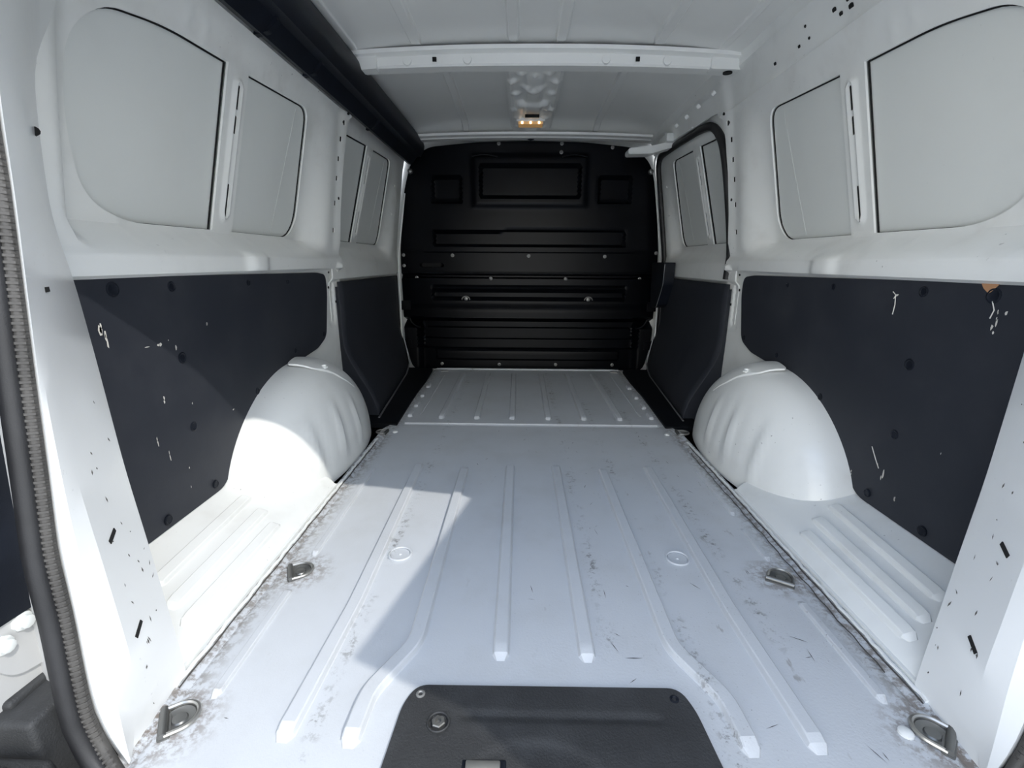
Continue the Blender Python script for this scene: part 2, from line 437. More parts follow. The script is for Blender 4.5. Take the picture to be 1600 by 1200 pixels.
lashing(-.594, 1.772, 1.5, 'small tie-down ring in front of the left wheel arch', .85)
lashing(.606, 1.80, -1.6, 'dark tie-down ring in front of the right wheel arch', .95)
lashing(-.515, 2.868, 0.2, 'far left tie-down ring at the foot of the bulkhead', .85)
lashing(.535, 2.868, -.2, 'far right tie-down ring at the foot of the bulkhead', .85)
for (x, y, l) in ((.522, .553, 'white plastic plug beside the rear right tie-down ring'), (-.574, 1.781, None), (.571, 1.786, None)):
    o = lathe('floor_button', (x if l else x + (.03 if x < 0 else -.03), y, .0), (0, 0, 1), [(.0105, 0), (.010, .003), (.006, .0055), (.001, .006)], WHITEP, floor, 16)

# ------------------------------------------------------------------ side walls
def side(s): return lambda u, v, w: (s * w, u, v)
def base_in(z): return np.interp(z, [0, .60, .627, .637, .672, .690, .75, 1.215, 1.26, 1.30, 1.36], [.812, .812, .806, .785, .785, .796, .788, .722, .712, .702, .685])
def Wp(z): return .86 - .264 * (z - .74)
def recess(u, v, u0, u1, v0, v1, fl, fr, fb, ft):
    du = np.where(u < u0, (u0 - u) / fl, np.where(u > u1, (u - u1) / fr, 0)); dv = np.where(v < v0, (v0 - v) / fb, np.where(v > v1, (v - v1) / ft, 0))
    return 1 - ss(np.hypot(du, dv))
def bead(u, v, u0, v0, v1, w):   # vertical bead, 1 on its crest
    dv = np.maximum(0, np.maximum(v0 - v, v - v1)); return np.exp(-((np.hypot(u - u0, dv)) / w) ** 4)
def Xrear(u, v):
    x = base_in(v)
    f = recess(u, v, .86, 1.735, .742, 1.135, .06, .16, .062, .07)
    x = x * (1 - f) + (Wp(v) - .005) * f
    x = x - .009 * bead(u, v, 1.330, .785, 1.085, .017) + .006 * bead(u, v, 1.330, .785, 1.085, .010)
    # tabs below and above the windows
    for t in (.98, 1.12, 1.24, 1.42, 1.60): x = x - .003 * np.exp(-((u - t) / .008) ** 4) * ((v > .70) & (v < .738))
    for t in (1.13, 1.19, 1.42, 1.5): x = x - .003 * np.exp(-((u - t) / .006) ** 4) * ((v > 1.13) & (v < 1.17))
    # waist rail swelling with its bracket, pillar brackets
    x = x - .014 * np.exp(-((u - 1.36) / .05) ** 4) * ss(v, .625, .64) * (1 - ss(v, .675, .70))
    x = x + .008 * ((u > 1.895) & (u < 1.955)) * ss(v, .40, .43) * (1 - ss(v, .63, .66))
    x = x - .010 * np.exp(-((u - (1.985 + .5 * np.maximum(0, .62 - v))) / .018) ** 2) * (v < .66) * (v > .26)
    x = x - .010 * ss(u, 1.93, 1.99) * ss(v, .66, .75)
    # cantrail crease
    x = x - .007 * np.exp(-((v - 1.205) / .007) ** 2) - .005 * np.exp(-((v - 1.315) / .006) ** 2)
    return x
DY0, DY1 = 1.955, 2.745
def Xfront(u, v):
    x = np.interp(v, [-.05, .575, .585, .61, .66, .70, 1.215, 1.27], [.818, .818, .80, .798, .800, .806, .735, .725])
    f = recess(u, v, DY0, DY1, .748, 1.168, .05, .13, .09, .06)
    x = x * (1 - f) + (Wp(v) - .005) * f
    x = x - .010 * bead(u, v, 2.355, .79, 1.12, .016) + .007 * bead(u, v, 2.355, .79, 1.12, .009)
    return x
win_a = rounded([(.862, .90), (.905, .775), (1.00, .738), (1.285, .740, .001), (1.281, 1.124, .001), (1.08, 1.116), (.93, 1.088), (.862, 1.02)], .06, 6)
win_b = rounded([(1.372, .740, .001), (1.700, .741, .05), (1.742, .80, .05), (1.716, 1.145, .045), (1.368, 1.127, .001)], .03, 6)
win_c = rounded([(1.975, .748, .001), (2.325, .748, .001), (2.318, 1.166, .001), (1.99, 1.150, .001)], .01)
win_d = rounded([(2.395, .748, .001), (2.735, .748, .04), (2.752, .80, .04), (2.700, 1.178, .04), (2.405, 1.168, .001)], .03, 5)
slots = [(1.330, 1.062, .028), (1.330, 1.000, .022), (1.330, .815, .045)]
slotsf = [(2.355, 1.085, .026), (2.355, 1.03, .022), (2.355, .84, .05)]
pillar_edge = [(2.03, -.01), (2.04, .15), (2.05, .235), (2.11, .245), (2.175, .25), (2.185, .275), (2.10, .42), (2.025, .60), (1.993, .70), (1.978, .85), (1.978, 1.0), (1.99, 1.12), (2.015, 1.195), (2.06, 1.225), (2.12, 1.232), (2.90, 1.256), (2.955, 1.25), (2.965, 1.36)]
rear_out = [(.70, -.01)] + pillar_edge + [(.60, 1.36), (.62, 1.15), (.745, 1.02), (.745, .70), (.70, .45)]
ply_out = rounded([(.655, .10, .001), (1.105, .099, .03), (1.17, .16), (1.235, .232), (1.335, .288), (1.45, .315), (1.60, .335), (1.73, .347), (1.818, .378, .03), (1.862, .55, .03), (1.858, .612, .025), (1.78, .621), (.68, .634, .001)], .02, 5)
fix_pts = [(.876, .610, 1.25), (1.028, .608, 1), (1.325, .603, .8), (1.55, .597, .7), (1.024, .452, 1.15), (1.023, .291, 1), (1.066, .124, .9), (.902, .121, 1), (1.797, .39, .9), (1.555, .37, .8), (1.30, .30, .9)]

def arch_mesh(s, parent):
    V = []; F = []; a, b, H = .238, .425, .352; cx, cy = .842, 1.515; nt, nphi = 26, 64
    for i in range(nt + 1):
        th = (i / nt) * PI / 2; q = math.sin(th); z0 = H * max(0, math.cos(th)) ** 1.05
        for j in range(nphi + 1):
            ph = PI * j / nphi
            c, sn = math.cos(ph), math.sin(ph)
            dy = b * (q * abs(c)) ** (2 / 1.9) * (1 if c > 0 else -1); dx = a * (q * sn) ** (2 / 3.2)
            x = cx - dx; y = cy + dy; z = z0 - .012 * (1 - q)
            for yi, am in ((1.29, .010), (1.43, .011), (1.57, .010)):
                x -= am * math.exp(-((y - yi) / .011) ** 2) * math.exp(-((z - .13) / .075) ** 4) * (dx / a)
            for yi in (1.33, 1.47):
                x += .004 * math.exp(-((y - yi) / .015) ** 2) * math.exp(-((z - .13) / .09) ** 4) * (dx / a)
            V.append((s * x, y, max(z, -.002)))
    m = nphi + 1
    for i in range(nt):
        for j in range(nphi): F.append((i * m + j, (i + 1) * m + j, (i + 1) * m + j + 1, i * m + j + 1))
    return mesh('wheel_arch', V, F, WHITE, parent, 60)

def ledge_z(u, v): return .012 + .02 * ss(u, .600, .622) + np.interp(u, [.62, .81], [0, .068]) + 0 * v
E_ = [(.593, .629, .0), (.60, .634, .05), (.61, .639, .108), (.64, .662, .21), (.675, .686, .343), (.71, .715, .514), (.755, .755, .634), (.775, .761, .726), (.77, .768, .853), (.755, .766, .945), (.73, .798, 1.023), (.69, .80, 1.14), (.66, .80, 1.30)]
F_ = [(.583, .505, .0), (.60, .534, .023), (.61, .561, .083), (.62, .566, .153), (.635, .575, .261), (.64, .576, .312), (.645, .577, .392), (.65, .581, .499), (.66, .598, .599), (.665, .625, .70), (.665, .634, .749), (.66, .634, .838), (.652, .639, .935), (.61, .65, 1.04), (.54, .66, 1.14), (.42, .66, 1.26), (.35, .66, 1.32)]
_C = np.array((.047, 0, .664))
F_ = [tuple(_C + (np.array(p) - _C) * (1 - .045 * float(ss(p[2], .0, .12) * (1 - ss(p[2], .60, .78))))) for p in F_]
R_ = [(.572, .484, .0), (.590, .486, .035), (.602, .488, .087), (.608, .496, .151), (.612, .504, .223), (.615, .508, .313), (.615, .52, .412), (.615, .532, .521), (.615, .545, .632), (.615, .559, .75), (.61, .56, .827), (.597, .564, .925), (.572, .58, .968), (.49, .60, 1.025), (.34, .62, 1.125), (.25, .62, 1.19)]

walls = {}
for s, nm in ((-1, 'wall_left'), (1, 'wall_right')):
    w = empty(nm); tag(w, kind='structure'); walls[s] = w
    lugs = ((1.972, 1.17), (1.955, 1.11), (1.948, 1.04), (1.942, .97), (1.938, .88), (1.936, .78))
    lug_holes = [rect(y - .007, z - .009, y + .007, z + .009, .002, 2) for y, z in ((1.972, 1.17), (1.955, 1.11), (1.948, 1.04), (1.942, .97), (1.938, .88), (1.936, .78))]
    sheet('inner_frame', rear_out, Xrear, side(s), WHITE, w, holes=[win_a, win_b] + [slot_shape(y, z, .0052, l) for y, z, l in slots] + lug_holes,
          res=.014, flange=.006, lines=[[(.75, .632), (1.98, .632)], [(.75, .672), (1.97, .672)]], dense=[(1.29, .75, 1.365, 1.11, .006), (.76, .62, 2.0, .70, .008)])
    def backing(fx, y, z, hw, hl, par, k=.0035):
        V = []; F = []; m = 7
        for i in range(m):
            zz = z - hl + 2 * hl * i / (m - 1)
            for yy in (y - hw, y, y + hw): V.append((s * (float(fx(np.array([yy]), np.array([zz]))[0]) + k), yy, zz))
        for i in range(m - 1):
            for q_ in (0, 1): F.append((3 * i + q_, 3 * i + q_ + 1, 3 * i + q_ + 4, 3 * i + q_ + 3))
        return mesh('slot_dark', V, F, DARK, par)  # black strip coloured in for the darkness inside the slot
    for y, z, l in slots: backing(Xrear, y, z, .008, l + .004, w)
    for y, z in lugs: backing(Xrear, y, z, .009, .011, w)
    # outer skin panels seen through the window openings
    def skin(nm2, u0, u1, v0, v1, off, par, bow=0.):
        return sheet(nm2, rect(u0, v0, u1, v1, .002), lambda u, v: Wp(v) + off + bow * (u - (u0 + u1) / 2), side(s), SKIN, par, res=.08, flange=.004)
    skin('blank_panel', .80, 1.318, .70, 1.17, .009, w); skin('blank_panel', 1.342, 1.80, .70, 1.185, .007, w)
    sheet('stiffener_patch', rounded([(1.60, .752, .001), (1.72, .752, .03), (1.735, .80, .03), (1.712, 1.128, .03), (1.655, 1.128, .001), (1.63, .95, .02)], .02), lambda u, v: Wp(v) + .0062 + 0 * u, side(s), SKIN, w, res=.05, flange=.0006)
    # dark line standing in for the shadow gap round the openings
    for hl in (win_a, win_b):
        tube('gap_shadow', [(s * (Wp(p[1]) + .0065), p[0], p[1]) for p in resample(hl, .03)], .0022, DARK, w, 5, True)
    # ledge and wheel arch
    sheet('side_ledge', [(.596, .60), (.812, .60), (.812, 1.30), (.596, 1.30)], ledge_z, lambda u, v, ww: (s * u, v, ww), WHITE, w, res=.018, flange=.03, out=-1, lines=[[(.602, .6), (.602, 1.3)], [(.622, .6), (.622, 1.3)]])
    for (xa, ya, xb, yb) in ((.617 + .022, 1.03, .612 + .022, .69), (.686, 1.065, .676, .716), (.741, 1.095, .728, .75)):
        rib('ledge_rib', [(xa, ya), (xb, yb)], .030, .009, WHITE, w, xyz=lambda u, v, ww: (s * u, v, ww), base=lambda u, v: float(ledge_z(np.array(u), np.array(v))))
    arch_mesh(s, w)
    # bracket with a bolt over the arch
    def dome(x, y): return .352 * max(0, 1 - ((.842 - x) / .238) ** 3.2 - (abs(y - 1.515) / .425) ** 1.9) ** .525 - .008
    bu = rounded([(.785, 1.455), (.715, 1.485), (.668, 1.60), (.655, 1.68), (.668, 1.70), (.735, 1.62), (.80, 1.55)], .012, 3)
    bk = sheet('arch_bracket', bu, lambda u, v: np.array([dome(a, b) + .009 for a, b in zip(u, v)]), lambda u, v, ww: (s * u, v, ww), WHITE, w, res=.02, flange=.006, out=-1)
    lathe('arch_bolt', (s * .705, 1.545, dome(.705, 1.545) + .008), (0, 0, 1), [(.012, -.004), (.012, .001), (.008, .003), (.008, .009), (.004, .010)], WHITE, bk, 8)
    # front (door) inner sheet
    dr = w if s < 0 else None
    if s > 0:
        dr = empty('door_1', (.80, 2.0, 0)); tag(dr, kind='structure')
    par = dr
    objs = []
    objs.append(sheet('door_frame' if s > 0 else 'inner_frame', [(1.93, -.05), (2.97, -.05), (2.965, 1.262), (1.93, 1.24)], Xfront, side(s), WHITE, None,
          holes=[win_c, win_d] + [slot_shape(y, z, .005, l) for y, z, l in slotsf] + [slot_shape(2.83, zz, .005, .006, 2) for zz in (.92, 1.07)], res=.018, flange=.006, dense=[(2.325, .76, 2.39, 1.13, .007)]))
    for y, z, l in slotsf:
        objs.append(backing(Xfront, y, z, .008, l + .004, None))
    objs.append(skin('blank_panel', 1.93, 2.343, .70, 1.19, .009, None)); objs.append(skin('blank_panel', 2.367, 2.80, .70, 1.20, .007, None))
    objs.append(sheet('stiffener_patch', rounded([(2.60, .76), (2.72, .76), (2.735, .80), (2.69, 1.165), (2.63, 1.165)], .02), lambda u, v: Wp(v) + .0062 + 0 * u, side(s), SKIN, None, res=.05, flange=.0006))
    for hl in (win_c, win_d):  # dark lines for the shadow gap here too
        objs.append(tube('gap_shadow', [(s * (Wp(p[1]) + .0065), p[0], p[1]) for p in resample(hl, .03)], .003, DARK, None, 5, True))
    for o in objs:
        if s > 0: add(o, dr)
        else: o.parent = w
    # D pillar: rim, fold, front edge
    n = 60
    def cv(c): return [(s * p[0], p[1], p[2]) for p in smooth_curve(c, n)]
    RR = R_ if s < 0 else R_[:-4] + [(.61, .575, .97), (.59, .60, 1.10), (.50, .62, 1.17), (.25, .62, 1.24)]  # left rim's unseen top is bent inward to shade the wall
    Rc, Fc, Ec = cv(RR), cv(F_), cv(E_)
    Bc = [(p[0] + s * .035, p[1] + .004, p[2]) for p in Ec]
    Oc = [(p[0] + s * .012, p[1] + .004, p[2]) for p in Rc]
    mid = [((a[0] * .5 + b[0] * .5) + s * -.004, (a[1] + b[1]) / 2 - .006, (a[2] + b[2]) / 2) for a, b in zip(Rc, Fc)]
    # sharpen: add a rolled front edge
    E1 = [(p[0] + s * .006, p[1] + .006, p[2]) for p in Ec]
    loft('rear_pillar', [Oc, Rc, mid, Fc, Ec, E1, Bc], PILLAR, w, sharp=14)
    # slots in the pillar
    def on_pillar(z, t):
        i = min(range(n), key=lambda k: abs(Fc[k][2] - z)); j = min(range(n), key=lambda k: abs(Ec[k][2] - z))
        return Vector(Fc[i]).lerp(Vector(Ec[j]), t)
    for z, t, up in ((.633, .15, .0), (.286, .30, .35), (.146, .28, .55)):
        p = on_pillar(z, t); d = (on_pillar(z, min(1, t + .3)) - p); d.z = 0; d.normalize(); d = (d + Vector((0, 0, up))).normalized()
        nr = (on_pillar(z, .9) - on_pillar(z, .1)).cross(on_pillar(z + .05, t) - on_pillar(z - .05, t)); nr = nr.normalized() * (1 if nr.x * s < 0 else -1); d = (d - nr * d.dot(nr)).normalized(); q = nr.cross(d).normalized(); L_, H_ = .012, .0032
        V = []
        for a, b in ((-L_, -H_), (L_, -H_), (L_, H_), (-L_, H_)):
            for e in (.0015, -.012): V.append(p + d * a + q * b + nr * e)
        mesh('pillar_slot', V, [(0, 2, 4, 6), (1, 7, 5, 3), (0, 1, 3, 2), (2, 3, 5, 4), (4, 5, 7, 6), (6, 7, 1, 0)], DARK, w)
    p = on_pillar(.84, .62)
    lathe('pillar_hole', p, (-s * .8, -.5, 0), [(.006, -.01), (.006, .002), (.003, .002)], DARK, w, 10)
    # white jamb behind the rim, its shade mixed into the paint
    mesh('rear_jamb', [(s * .627, .49, -.05), (s * .627, .565, .9), (s * .60, .60, 1.1), (s * .56, .64, 1.3), (s * .90, .66, 1.3), (s * .90, .62, .9), (s * .90, .60, -.05)], [(0, 1, 5, 6), (1, 2, 3, 4, 5)], JAMB_SHADED, w)
    # outer body skin, closes the cavities against light
    loft('outer_skin', [[(s * .885, y, -.30), (s * .885, y, .70)] for y in (.62, 3.05)], WHITE, w)
    loft('outer_skin', [[(s * .885, y, .70), (s * (Wp(1.44) + .02), y, 1.44)] for y in (.62, 3.05)], WHITE, w)

lathe('drain_hole', (.657, .700, .0325), (0, 0, 1), [(.017, -.004), (.017, .003), (.012, .002)], DARK, walls[1], 16)
# right side small fittings: door rail lugs, pressed oval holes in the cantrail
for i, y in enumerate((2.02, 2.18, 2.32, 2.46, 2.62)):
    lathe('rail_lug', (.672, y, 1.282), (-.7, 0, -.7), [(.009, -.008), (.008, .003), (.004, .006)], WHITE, walls[1], 10)
for y, z, r in ((1.36, 1.262, .007), (1.336, 1.244, .006), (1.30, 1.243, .008), (1.31, 1.262, .006), (1.48, 1.278, .004), (1.466, 1.245, .004), (1.513, 1.243, .005), (1.64, 1.246, .006)):
    x = float(Xrear(np.array([y]), np.array([z]))[0])
    lathe('rail_hole', (x - .0002, y, z), (-.8, 0, -.6), [(r, -.004), (r, .0012), (r * .5, .0010)], DARK, walls[1], 8)
for s in sgn:
    for y, z in ((1.985, 1.205), (1.965, 1.17), (1.96, .90), (1.93, .62), (1.925, .56), (1.97, .50)):
        x = float(Xrear(np.array([y]), np.array([z]))[0])
        lathe('pillar_hole', (s * (x - .0002), y, z), (-s, 0, 0), [(.0055, -.004), (.0055, .0012), (.002, .0010)], DARK, walls[s], 8)

# ------------------------------------------------------------------ black lining boards
def marks(name, lst, mat, parent, s, xw, seed):
    rnd = random.Random(seed); V = []; F = []
    for (y, z, ly, lz) in lst:
        for q in range(rnd.choice((1, 2, 3))):
            cy = y + rnd.uniform(-ly, ly) * .9; cz = z + rnd.uniform(-lz, lz) * .9; k = rnd.choice((5, 6, 7)); b = len(V)
            sc_ = rnd.uniform(.5, 1.1)
            for j in range(k):
                g = 2 * PI * j / k; r = rnd.uniform(.5, 1.1) * sc_
                V.append((s * xw, cy + math.cos(g) * ly * r, cz + math.sin(g) * lz * r))
            F.append(tuple(range(b, b + k)))
    o = mesh(name, V, F, mat, parent); o['kind'] = 'stuff'; return o
chL = [(.832, .548, .005, .012), (.84, .525, .003, .012), (.922, .491, .014, .003), (.962, .490, .006, .006), (1.011, .475, .004, .012), (1.124, .517, .005, .007), (.947, .377, .003, .008), (.91, .298, .002, .008), (1.172, .284, .006, .003), (.988, .201, .003, .005), (.981, .163, .002, .005), (.937, .258, .002, .010), (1.03, .345, .002, .003), (.99, .497, .003, .002)]
chR = [(1.099, .597, .007, .004), (1.097, .575, .0015, .017), (.846, .580, .004, .007), (.860, .580, .002, .005), (.862, .550, .004, .006), (.859, .565, .002, .007), (1.554, .602, .003, .005), (1.127, .150, .003, .006), (.984, .151, .003, .005), (1.05, .205, .003, .006), (1.03, .185, .003, .012), (.90, .30, .002, .006)]
for s, ch, lab in ((-1, chL, 'black lining board on the left wall, half in sun, chipped, behind the wheel arch'), (1, chR, 'black lining board on the right wall in shade, curving over the wheel arch')):
    t = empty('lining_board', (s * .80, 1.2, .1)); tag(t, lab, 'lining panel', 'black lining boards along the walls')
    add(sheet('board', ply_out, lambda u, v: .8035 + 0 * u - .0035 * ss(v, .1, .3), side(s), PLY, None, res=.05, flange=.008), t)
    for y, z, k in fix_pts:
        add(lathe('fixing', (s * .8005, y, z), (-s, 0, 0), [(.0115 * k, -.002), (.0115 * k, .0012), (.009 * k, .0022), (.007 * k, .0006)], TRIM, None, 14), t)
    add(marks('chip', ch, CHIP, None, s, .7992, 7 + s), t)
    if s > 0:
        for pl in ([(1.110, .603), (1.100, .596), (1.104, .588)], [(1.101, .597), (1.097, .575), (1.0985, .553)], [(1.078, .240), (1.060, .216), (1.045, .198)], [(.875, .60), (.868, .585), (.872, .57)]):
            add(tube('scratch', [(.7992, y, z) for y, z in pl], .0012, CHIP, None, 4), t)
        add(mesh('brown_chip', [(.7990, y, z) for y, z in ((.868, .632), (.905, .632), (.898, .622), (.886, .613), (.880, .618))], [(0, 1, 2, 3, 4)], CHIPB), t)
for s, lab in ((-1, 'black lining board behind the left pillar, next to the bulkhead'), (1, 'black lining board on the right sliding door')):
    t = empty('lining_board', (s * .77, 2.4, 0)); tag(t, lab, 'lining panel', 'black lining boards along the walls')
    y0, y1 = 1.97, 2.925
    V = []; F = []; ny, nz = 16, 14
    def bx(y, z):
        k = (y - 2.04) / (2.93 - 2.04); xb = .672 + (.752 - .672) * k
        return xb + (.797 - xb) * float(ss(z, 0, .34))
    for i in range(ny + 1):
        for j in range(nz + 1):
            y = y0 + (y1 - y0) * i / ny; z = -.01 + (.59) * j / nz; V.append((s * bx(y, z), y, z))
    for i in range(ny):
        for j in range(nz): a = i * (nz + 1) + j; F.append((a, a + 1, a + nz + 2, a + nz + 1))
    b = mesh('board', V, F, PLY); sm = b.modifiers.new('thick', 'SOLIDIFY'); sm.thickness = .006; sm.offset = 0
    add(b, t)
    zz = np.linspace(-.01, .56, 12)
    add(loft('board_return', [[(s * (bx(1.97, z) - .001), 1.968, z) for z in zz], [(s * .83, 1.985, z) for z in zz]], PLY), t)
    pts = [(s * (bx(2.925, z) - .006), 2.925, z) for z in np.linspace(.60, .10, 10)] + [(s * (.752 - .012), 2.90, .05), (s * (.745 - .008), 2.84, .02)] + [(s * (bx(y, .0) - .010), y, .010) for y in np.linspace(2.75, 1.93, 8)]
    add(tube('edge_trim', pts, .0045 if s < 0 else .0038, EDGE, None, 6), t)

# door latch cover on the sliding door, black with a pale edge
lc = prism('latch_cover', rounded([(2.76, .665, .004), (2.66, .665, .01), (2.665, .55, .02), (2.76, .42, .03), (2.90, .40, .01), (2.93, .665, .004)], .01), lambda u, v, d: (d, u, v), .735, .79, TRIM)
add(lc, bpy.data.objects['door_1'])
e = tube('latch_edge', [(.733, 2.66, .655), (.733, 2.668, .55), (.733, 2.70, .50), (.733, 2.76, .42)], .0018, EDGE); add(e, bpy.data.objects['door_1'])
# door aperture rubber (right) and thin flange (left)
sealp = [(2.87, -.0), (2.885, .30), (2.90, .55), (2.905, .75), (2.915, 1.0), (2.93, 1.17), (2.925, 1.22), (2.87, 1.235), (2.6, 1.232), (2.3, 1.223), (2.17, 1.212), (2.10, 1.185), (2.05, 1.13), (2.02, 1.03), (2.003, .90), (1.995, .74), (2.01, .60)]
sp = smooth_curve(sealp, 90)
def xin(z): return float(base_in(np.array(max(.69, min(z, 1.235)))))
add(tube('aperture_seal', [(xin(z) + .004, y, z) for y, z in sp], .017, RUB, None, 8), bpy.data.objects['door_1'])
o = tube('aperture_flange', [(xin(z) - .014, y + (.028 if y > 2.8 else -.0), z + (.02 if z > 1.18 else 0)) for y, z in sp[:62]], .0045, WHITE, walls[1], 6)
o = tube('aperture_flange', [(-(xin(z) - .014), y + .028, z) for y, z in sp[:36]], .006, WHITE, walls[-1], 6)
# sliding door arm
arm = empty('door_arm', (.72, 2.70, 1.25)); tag(arm, 'white rounded roller arm above the right door opening by the bulkhead', 'door arm')
add(prism('arm_blade', rounded([(.49, 1.222, .012), (.49, 1.194, .012), (.60, 1.196), (.73, 1.232), (.73, 1.262), (.62, 1.236)], .02), lambda u, v, d: (u, d, v), 2.62, 2.70, WHITE), arm)
add(box('arm_block', (.665, 2.58, 1.245), (.705, 2.72, 1.285), WHITE, None, .008), arm)

# ------------------------------------------------------------------ step mats
for s in sgn:
    m = prism('step_mat', rounded([(s * .556, 1.858, .005), (s * .70, 1.86, .005), (s * .755, 2.93, .005), (s * .60, 2.93, .02), (s * .585, 2.6), (s * .572, 2.2)], .003), lambda u, v, d: (u, v, d), -.01, .009, MAT)
    tag(m, 'black rubber step mat on the %s of the ribbed front floor' % ('left' if s < 0 else 'right'), 'mat', 'black step mats')

# ------------------------------------------------------------------ ceiling
ceil = empty('ceiling'); tag(ceil, kind='structure')
def cz(u, v): return 1.388 - .028 * (np.abs(u) / .62) ** 2.5 - .035 * ss(v, 2.72, 2.93) + .004 * ss(v, 1.9, 2.0) + .010 * 0
cxyz = lambda u, v, w: (u, v, w)
sheet('roof_panel', [(-.695, .60), (.695, .60), (.695, 2.98), (-.695, 2.98)], cz, cxyz, ROOF, ceil, res=.04, flange=.0)
down = lambda u, v, w: (u, v, 2 * float(cz(np.array(u), np.array(v))) - w)
cb = lambda u, v: float(cz(np.array(u), np.array(v)))
for x in (-.405, -.080, .080, .405): rib('roof_rib', [(x, .62), (x, 1.85)], .046, .014, ROOF, ceil, xyz=down, base=cb, step=.05)
for x in (-.345, .345): rib('roof_rib', [(x, 1.97), (x * 1.02, 2.88)], .040, .014, ROOF, ceil, xyz=down, base=cb, step=.05)
for x in (-.62, .62): rib('roof_rib', [(x, .62), (x, 1.85)], .03, .006, ROOF, ceil, xyz=down, base=cb, step=.05)
# cross bow
def bow(name, y0, y1, drop, top, parent, xm=.70, holes=True):
    prof = [(y0 - .030, top), (y0 - .028, top - .012), (y0, top - .016), (y0 + .002, drop + .006), (y0 + .008, drop), (y1 - .008, drop), (y1, drop + .006), (y1 + .002, top - .012), (y1 + .02, top)]
    cs = []
    for x in np.linspace(-xm + .04 if name == 'roof_bow' else -xm, xm, 41):
        c = -.018 * (abs(x) / .62) ** 2.2
        cs.append([(x, y, 1.388 + z + c * (1 if z > -.03 else .7)) for y, z in prof])
    return loft(name, cs, ROOF, parent, sharp=25)
bw = bow('roof_bow', 1.868, 1.935, -.062, -.010, ceil, .735)
def bz(x): return 1.388 - .062 - .0126 * (abs(x) / .62) ** 2.2
for x in (-.353, .349): 
    box('bow_slot', (x - .008, 1.862, bz(x) + .012), (x + .006, 1.8675, bz(x) + .026), DARK, bw, .001)
for x in (-.50, -.36, -.215, -.075, .075, .215, .36, .50):
    box('bow_slot', (x - .042, 1.845, 1.370 - .018 * (abs(x) / .62) ** 2.2), (x + .042, 1.866, 1.3735 - .018 * (abs(x) / .62) ** 2.2), DARK, bw, .0005)
for x in (-.45, -.24, .24, .45):
    lathe('bow_boss', (x, 1.868, bz(x) + .018), (0, -1, 0), [(.016, -.004), (.014, .004), (.006, .005)], ROOF, bw, 12)
for s in sgn:
    if s > 0: prism('bow_end', rounded([(.60, 1.310), (.735, 1.306), (.735, 1.360), (.60, 1.368)], .006), lambda u, v, d: (u, d, v), 1.858, 1.90, ROOF, bw)
    else: prism('bow_end', rounded([(-.625, 1.305), (-.555, 1.310), (-.555, 1.368), (-.625, 1.366)], .006), lambda u, v, d: (u, d, v), 1.855, 1.90, ROOF, bw)
lathe('bow_hole', (.667, 1.885, 1.306), (0, 0, -1), [(.016, -.003), (.016, .002), (.008, .002)], DARK, bw, 14)
bow('front_bow', 2.86, 2.93, -.062, -.040, ceil, .66)
# central bracket with bosses and lamp
def brz(u, v):
    z = 1.373 - .020 * ss(v, 2.75, 2.9) - .006 * np.exp(-((np.abs(u) - .098) / .007) ** 4) + 0 * u
    z = z - .010 * (1 - ss(np.abs(u), .030, .045)) * ss(v, 2.05, 2.12)
    for (a, b, r, h) in ((-.055, 2.07, .018, .014), (.055, 2.07, .018, .014), (0, 2.09, .010, .008), (-.085, 2.16, .018, .012), (.085, 2.16, .018, .012), (-.03, 2.22, .022, .01), (.03, 2.22, .022, .01), (-.075, 2.30, .018, .012), (.075, 2.30, .018, .012), (-.08, 2.52, .020, .012), (.08, 2.52, .020, .012), (0, 2.25, .022, .012), (-.07, 2.66, .018, .010), (.07, 2.66, .018, .010), (-.05, 2.42, .02, .010), (.05, 2.42, .02, .010), (-.06, 2.80, .018, .010), (.06, 2.80, .018, .010)):
        z = z - h * np.exp(-(np.hypot(u - a, (v - b) * .8) / r) ** 4)
    z = z - .012 * np.exp(-((v - 2.46) / .05) ** 4) * (np.abs(u) < .075)
    return z
br = sheet('lamp_bracket', rounded([(-.115, 1.93), (.115, 1.93), (.115, 2.5), (.108, 2.80), (.06, 2.93), (-.06, 2.93), (-.108, 2.80), (-.115, 2.5)], .01), brz, cxyz, ROOF, ceil, res=.009, flange=.012, out=1, sharp=45)
box('bracket_slot', (-.035, 2.545, 1.345), (.035, 2.565, 1.3555), DARK, br, .001)
lamp = empty('ceiling_lamp', (-.005, 2.70, 1.37)); tag(lamp, 'small amber ceiling lamp lit on the roof bracket near the bulkhead', 'lamp')
add(prism('lamp_lens', rect(-.068, 1.342, .058, 1.358, .005), lambda u, v, d: (u, d, v), 2.665, 2.73, AMBER), lamp)
add(box('lamp_housing', (-.078, 2.66, 1.355), (.068, 2.74, 1.378), ROOF, None, .004), lamp)
for x in (-.048, -.005, .038): add(lathe('bulb', (x, 2.664, 1.349), (0, -1, 0), [(.0065, 0), (.005, .002), (.002, .003)], BULB, None, 10), lamp)
# outer roof and front closure
loft('outer_roof', [[(-.72, y, 1.44), (0, y, 1.47), (.72, y, 1.44)] for y in (.58, 3.1)], WHITE, ceil)
mesh('front_closure', [(-.9, 3.06, -.3), (.9, 3.06, -.3), (.9, 3.06, 1.48), (-.9, 3.06, 1.48)], [(0, 1, 2, 3)], WHITE, ceil)
mesh('underbody', [(-.9, .46, -.12), (.9, .46, -.12), (.9, 3.06, -.12), (-.9, 3.06, -.12)], [(0, 1, 2, 3)], TRIM, floor)
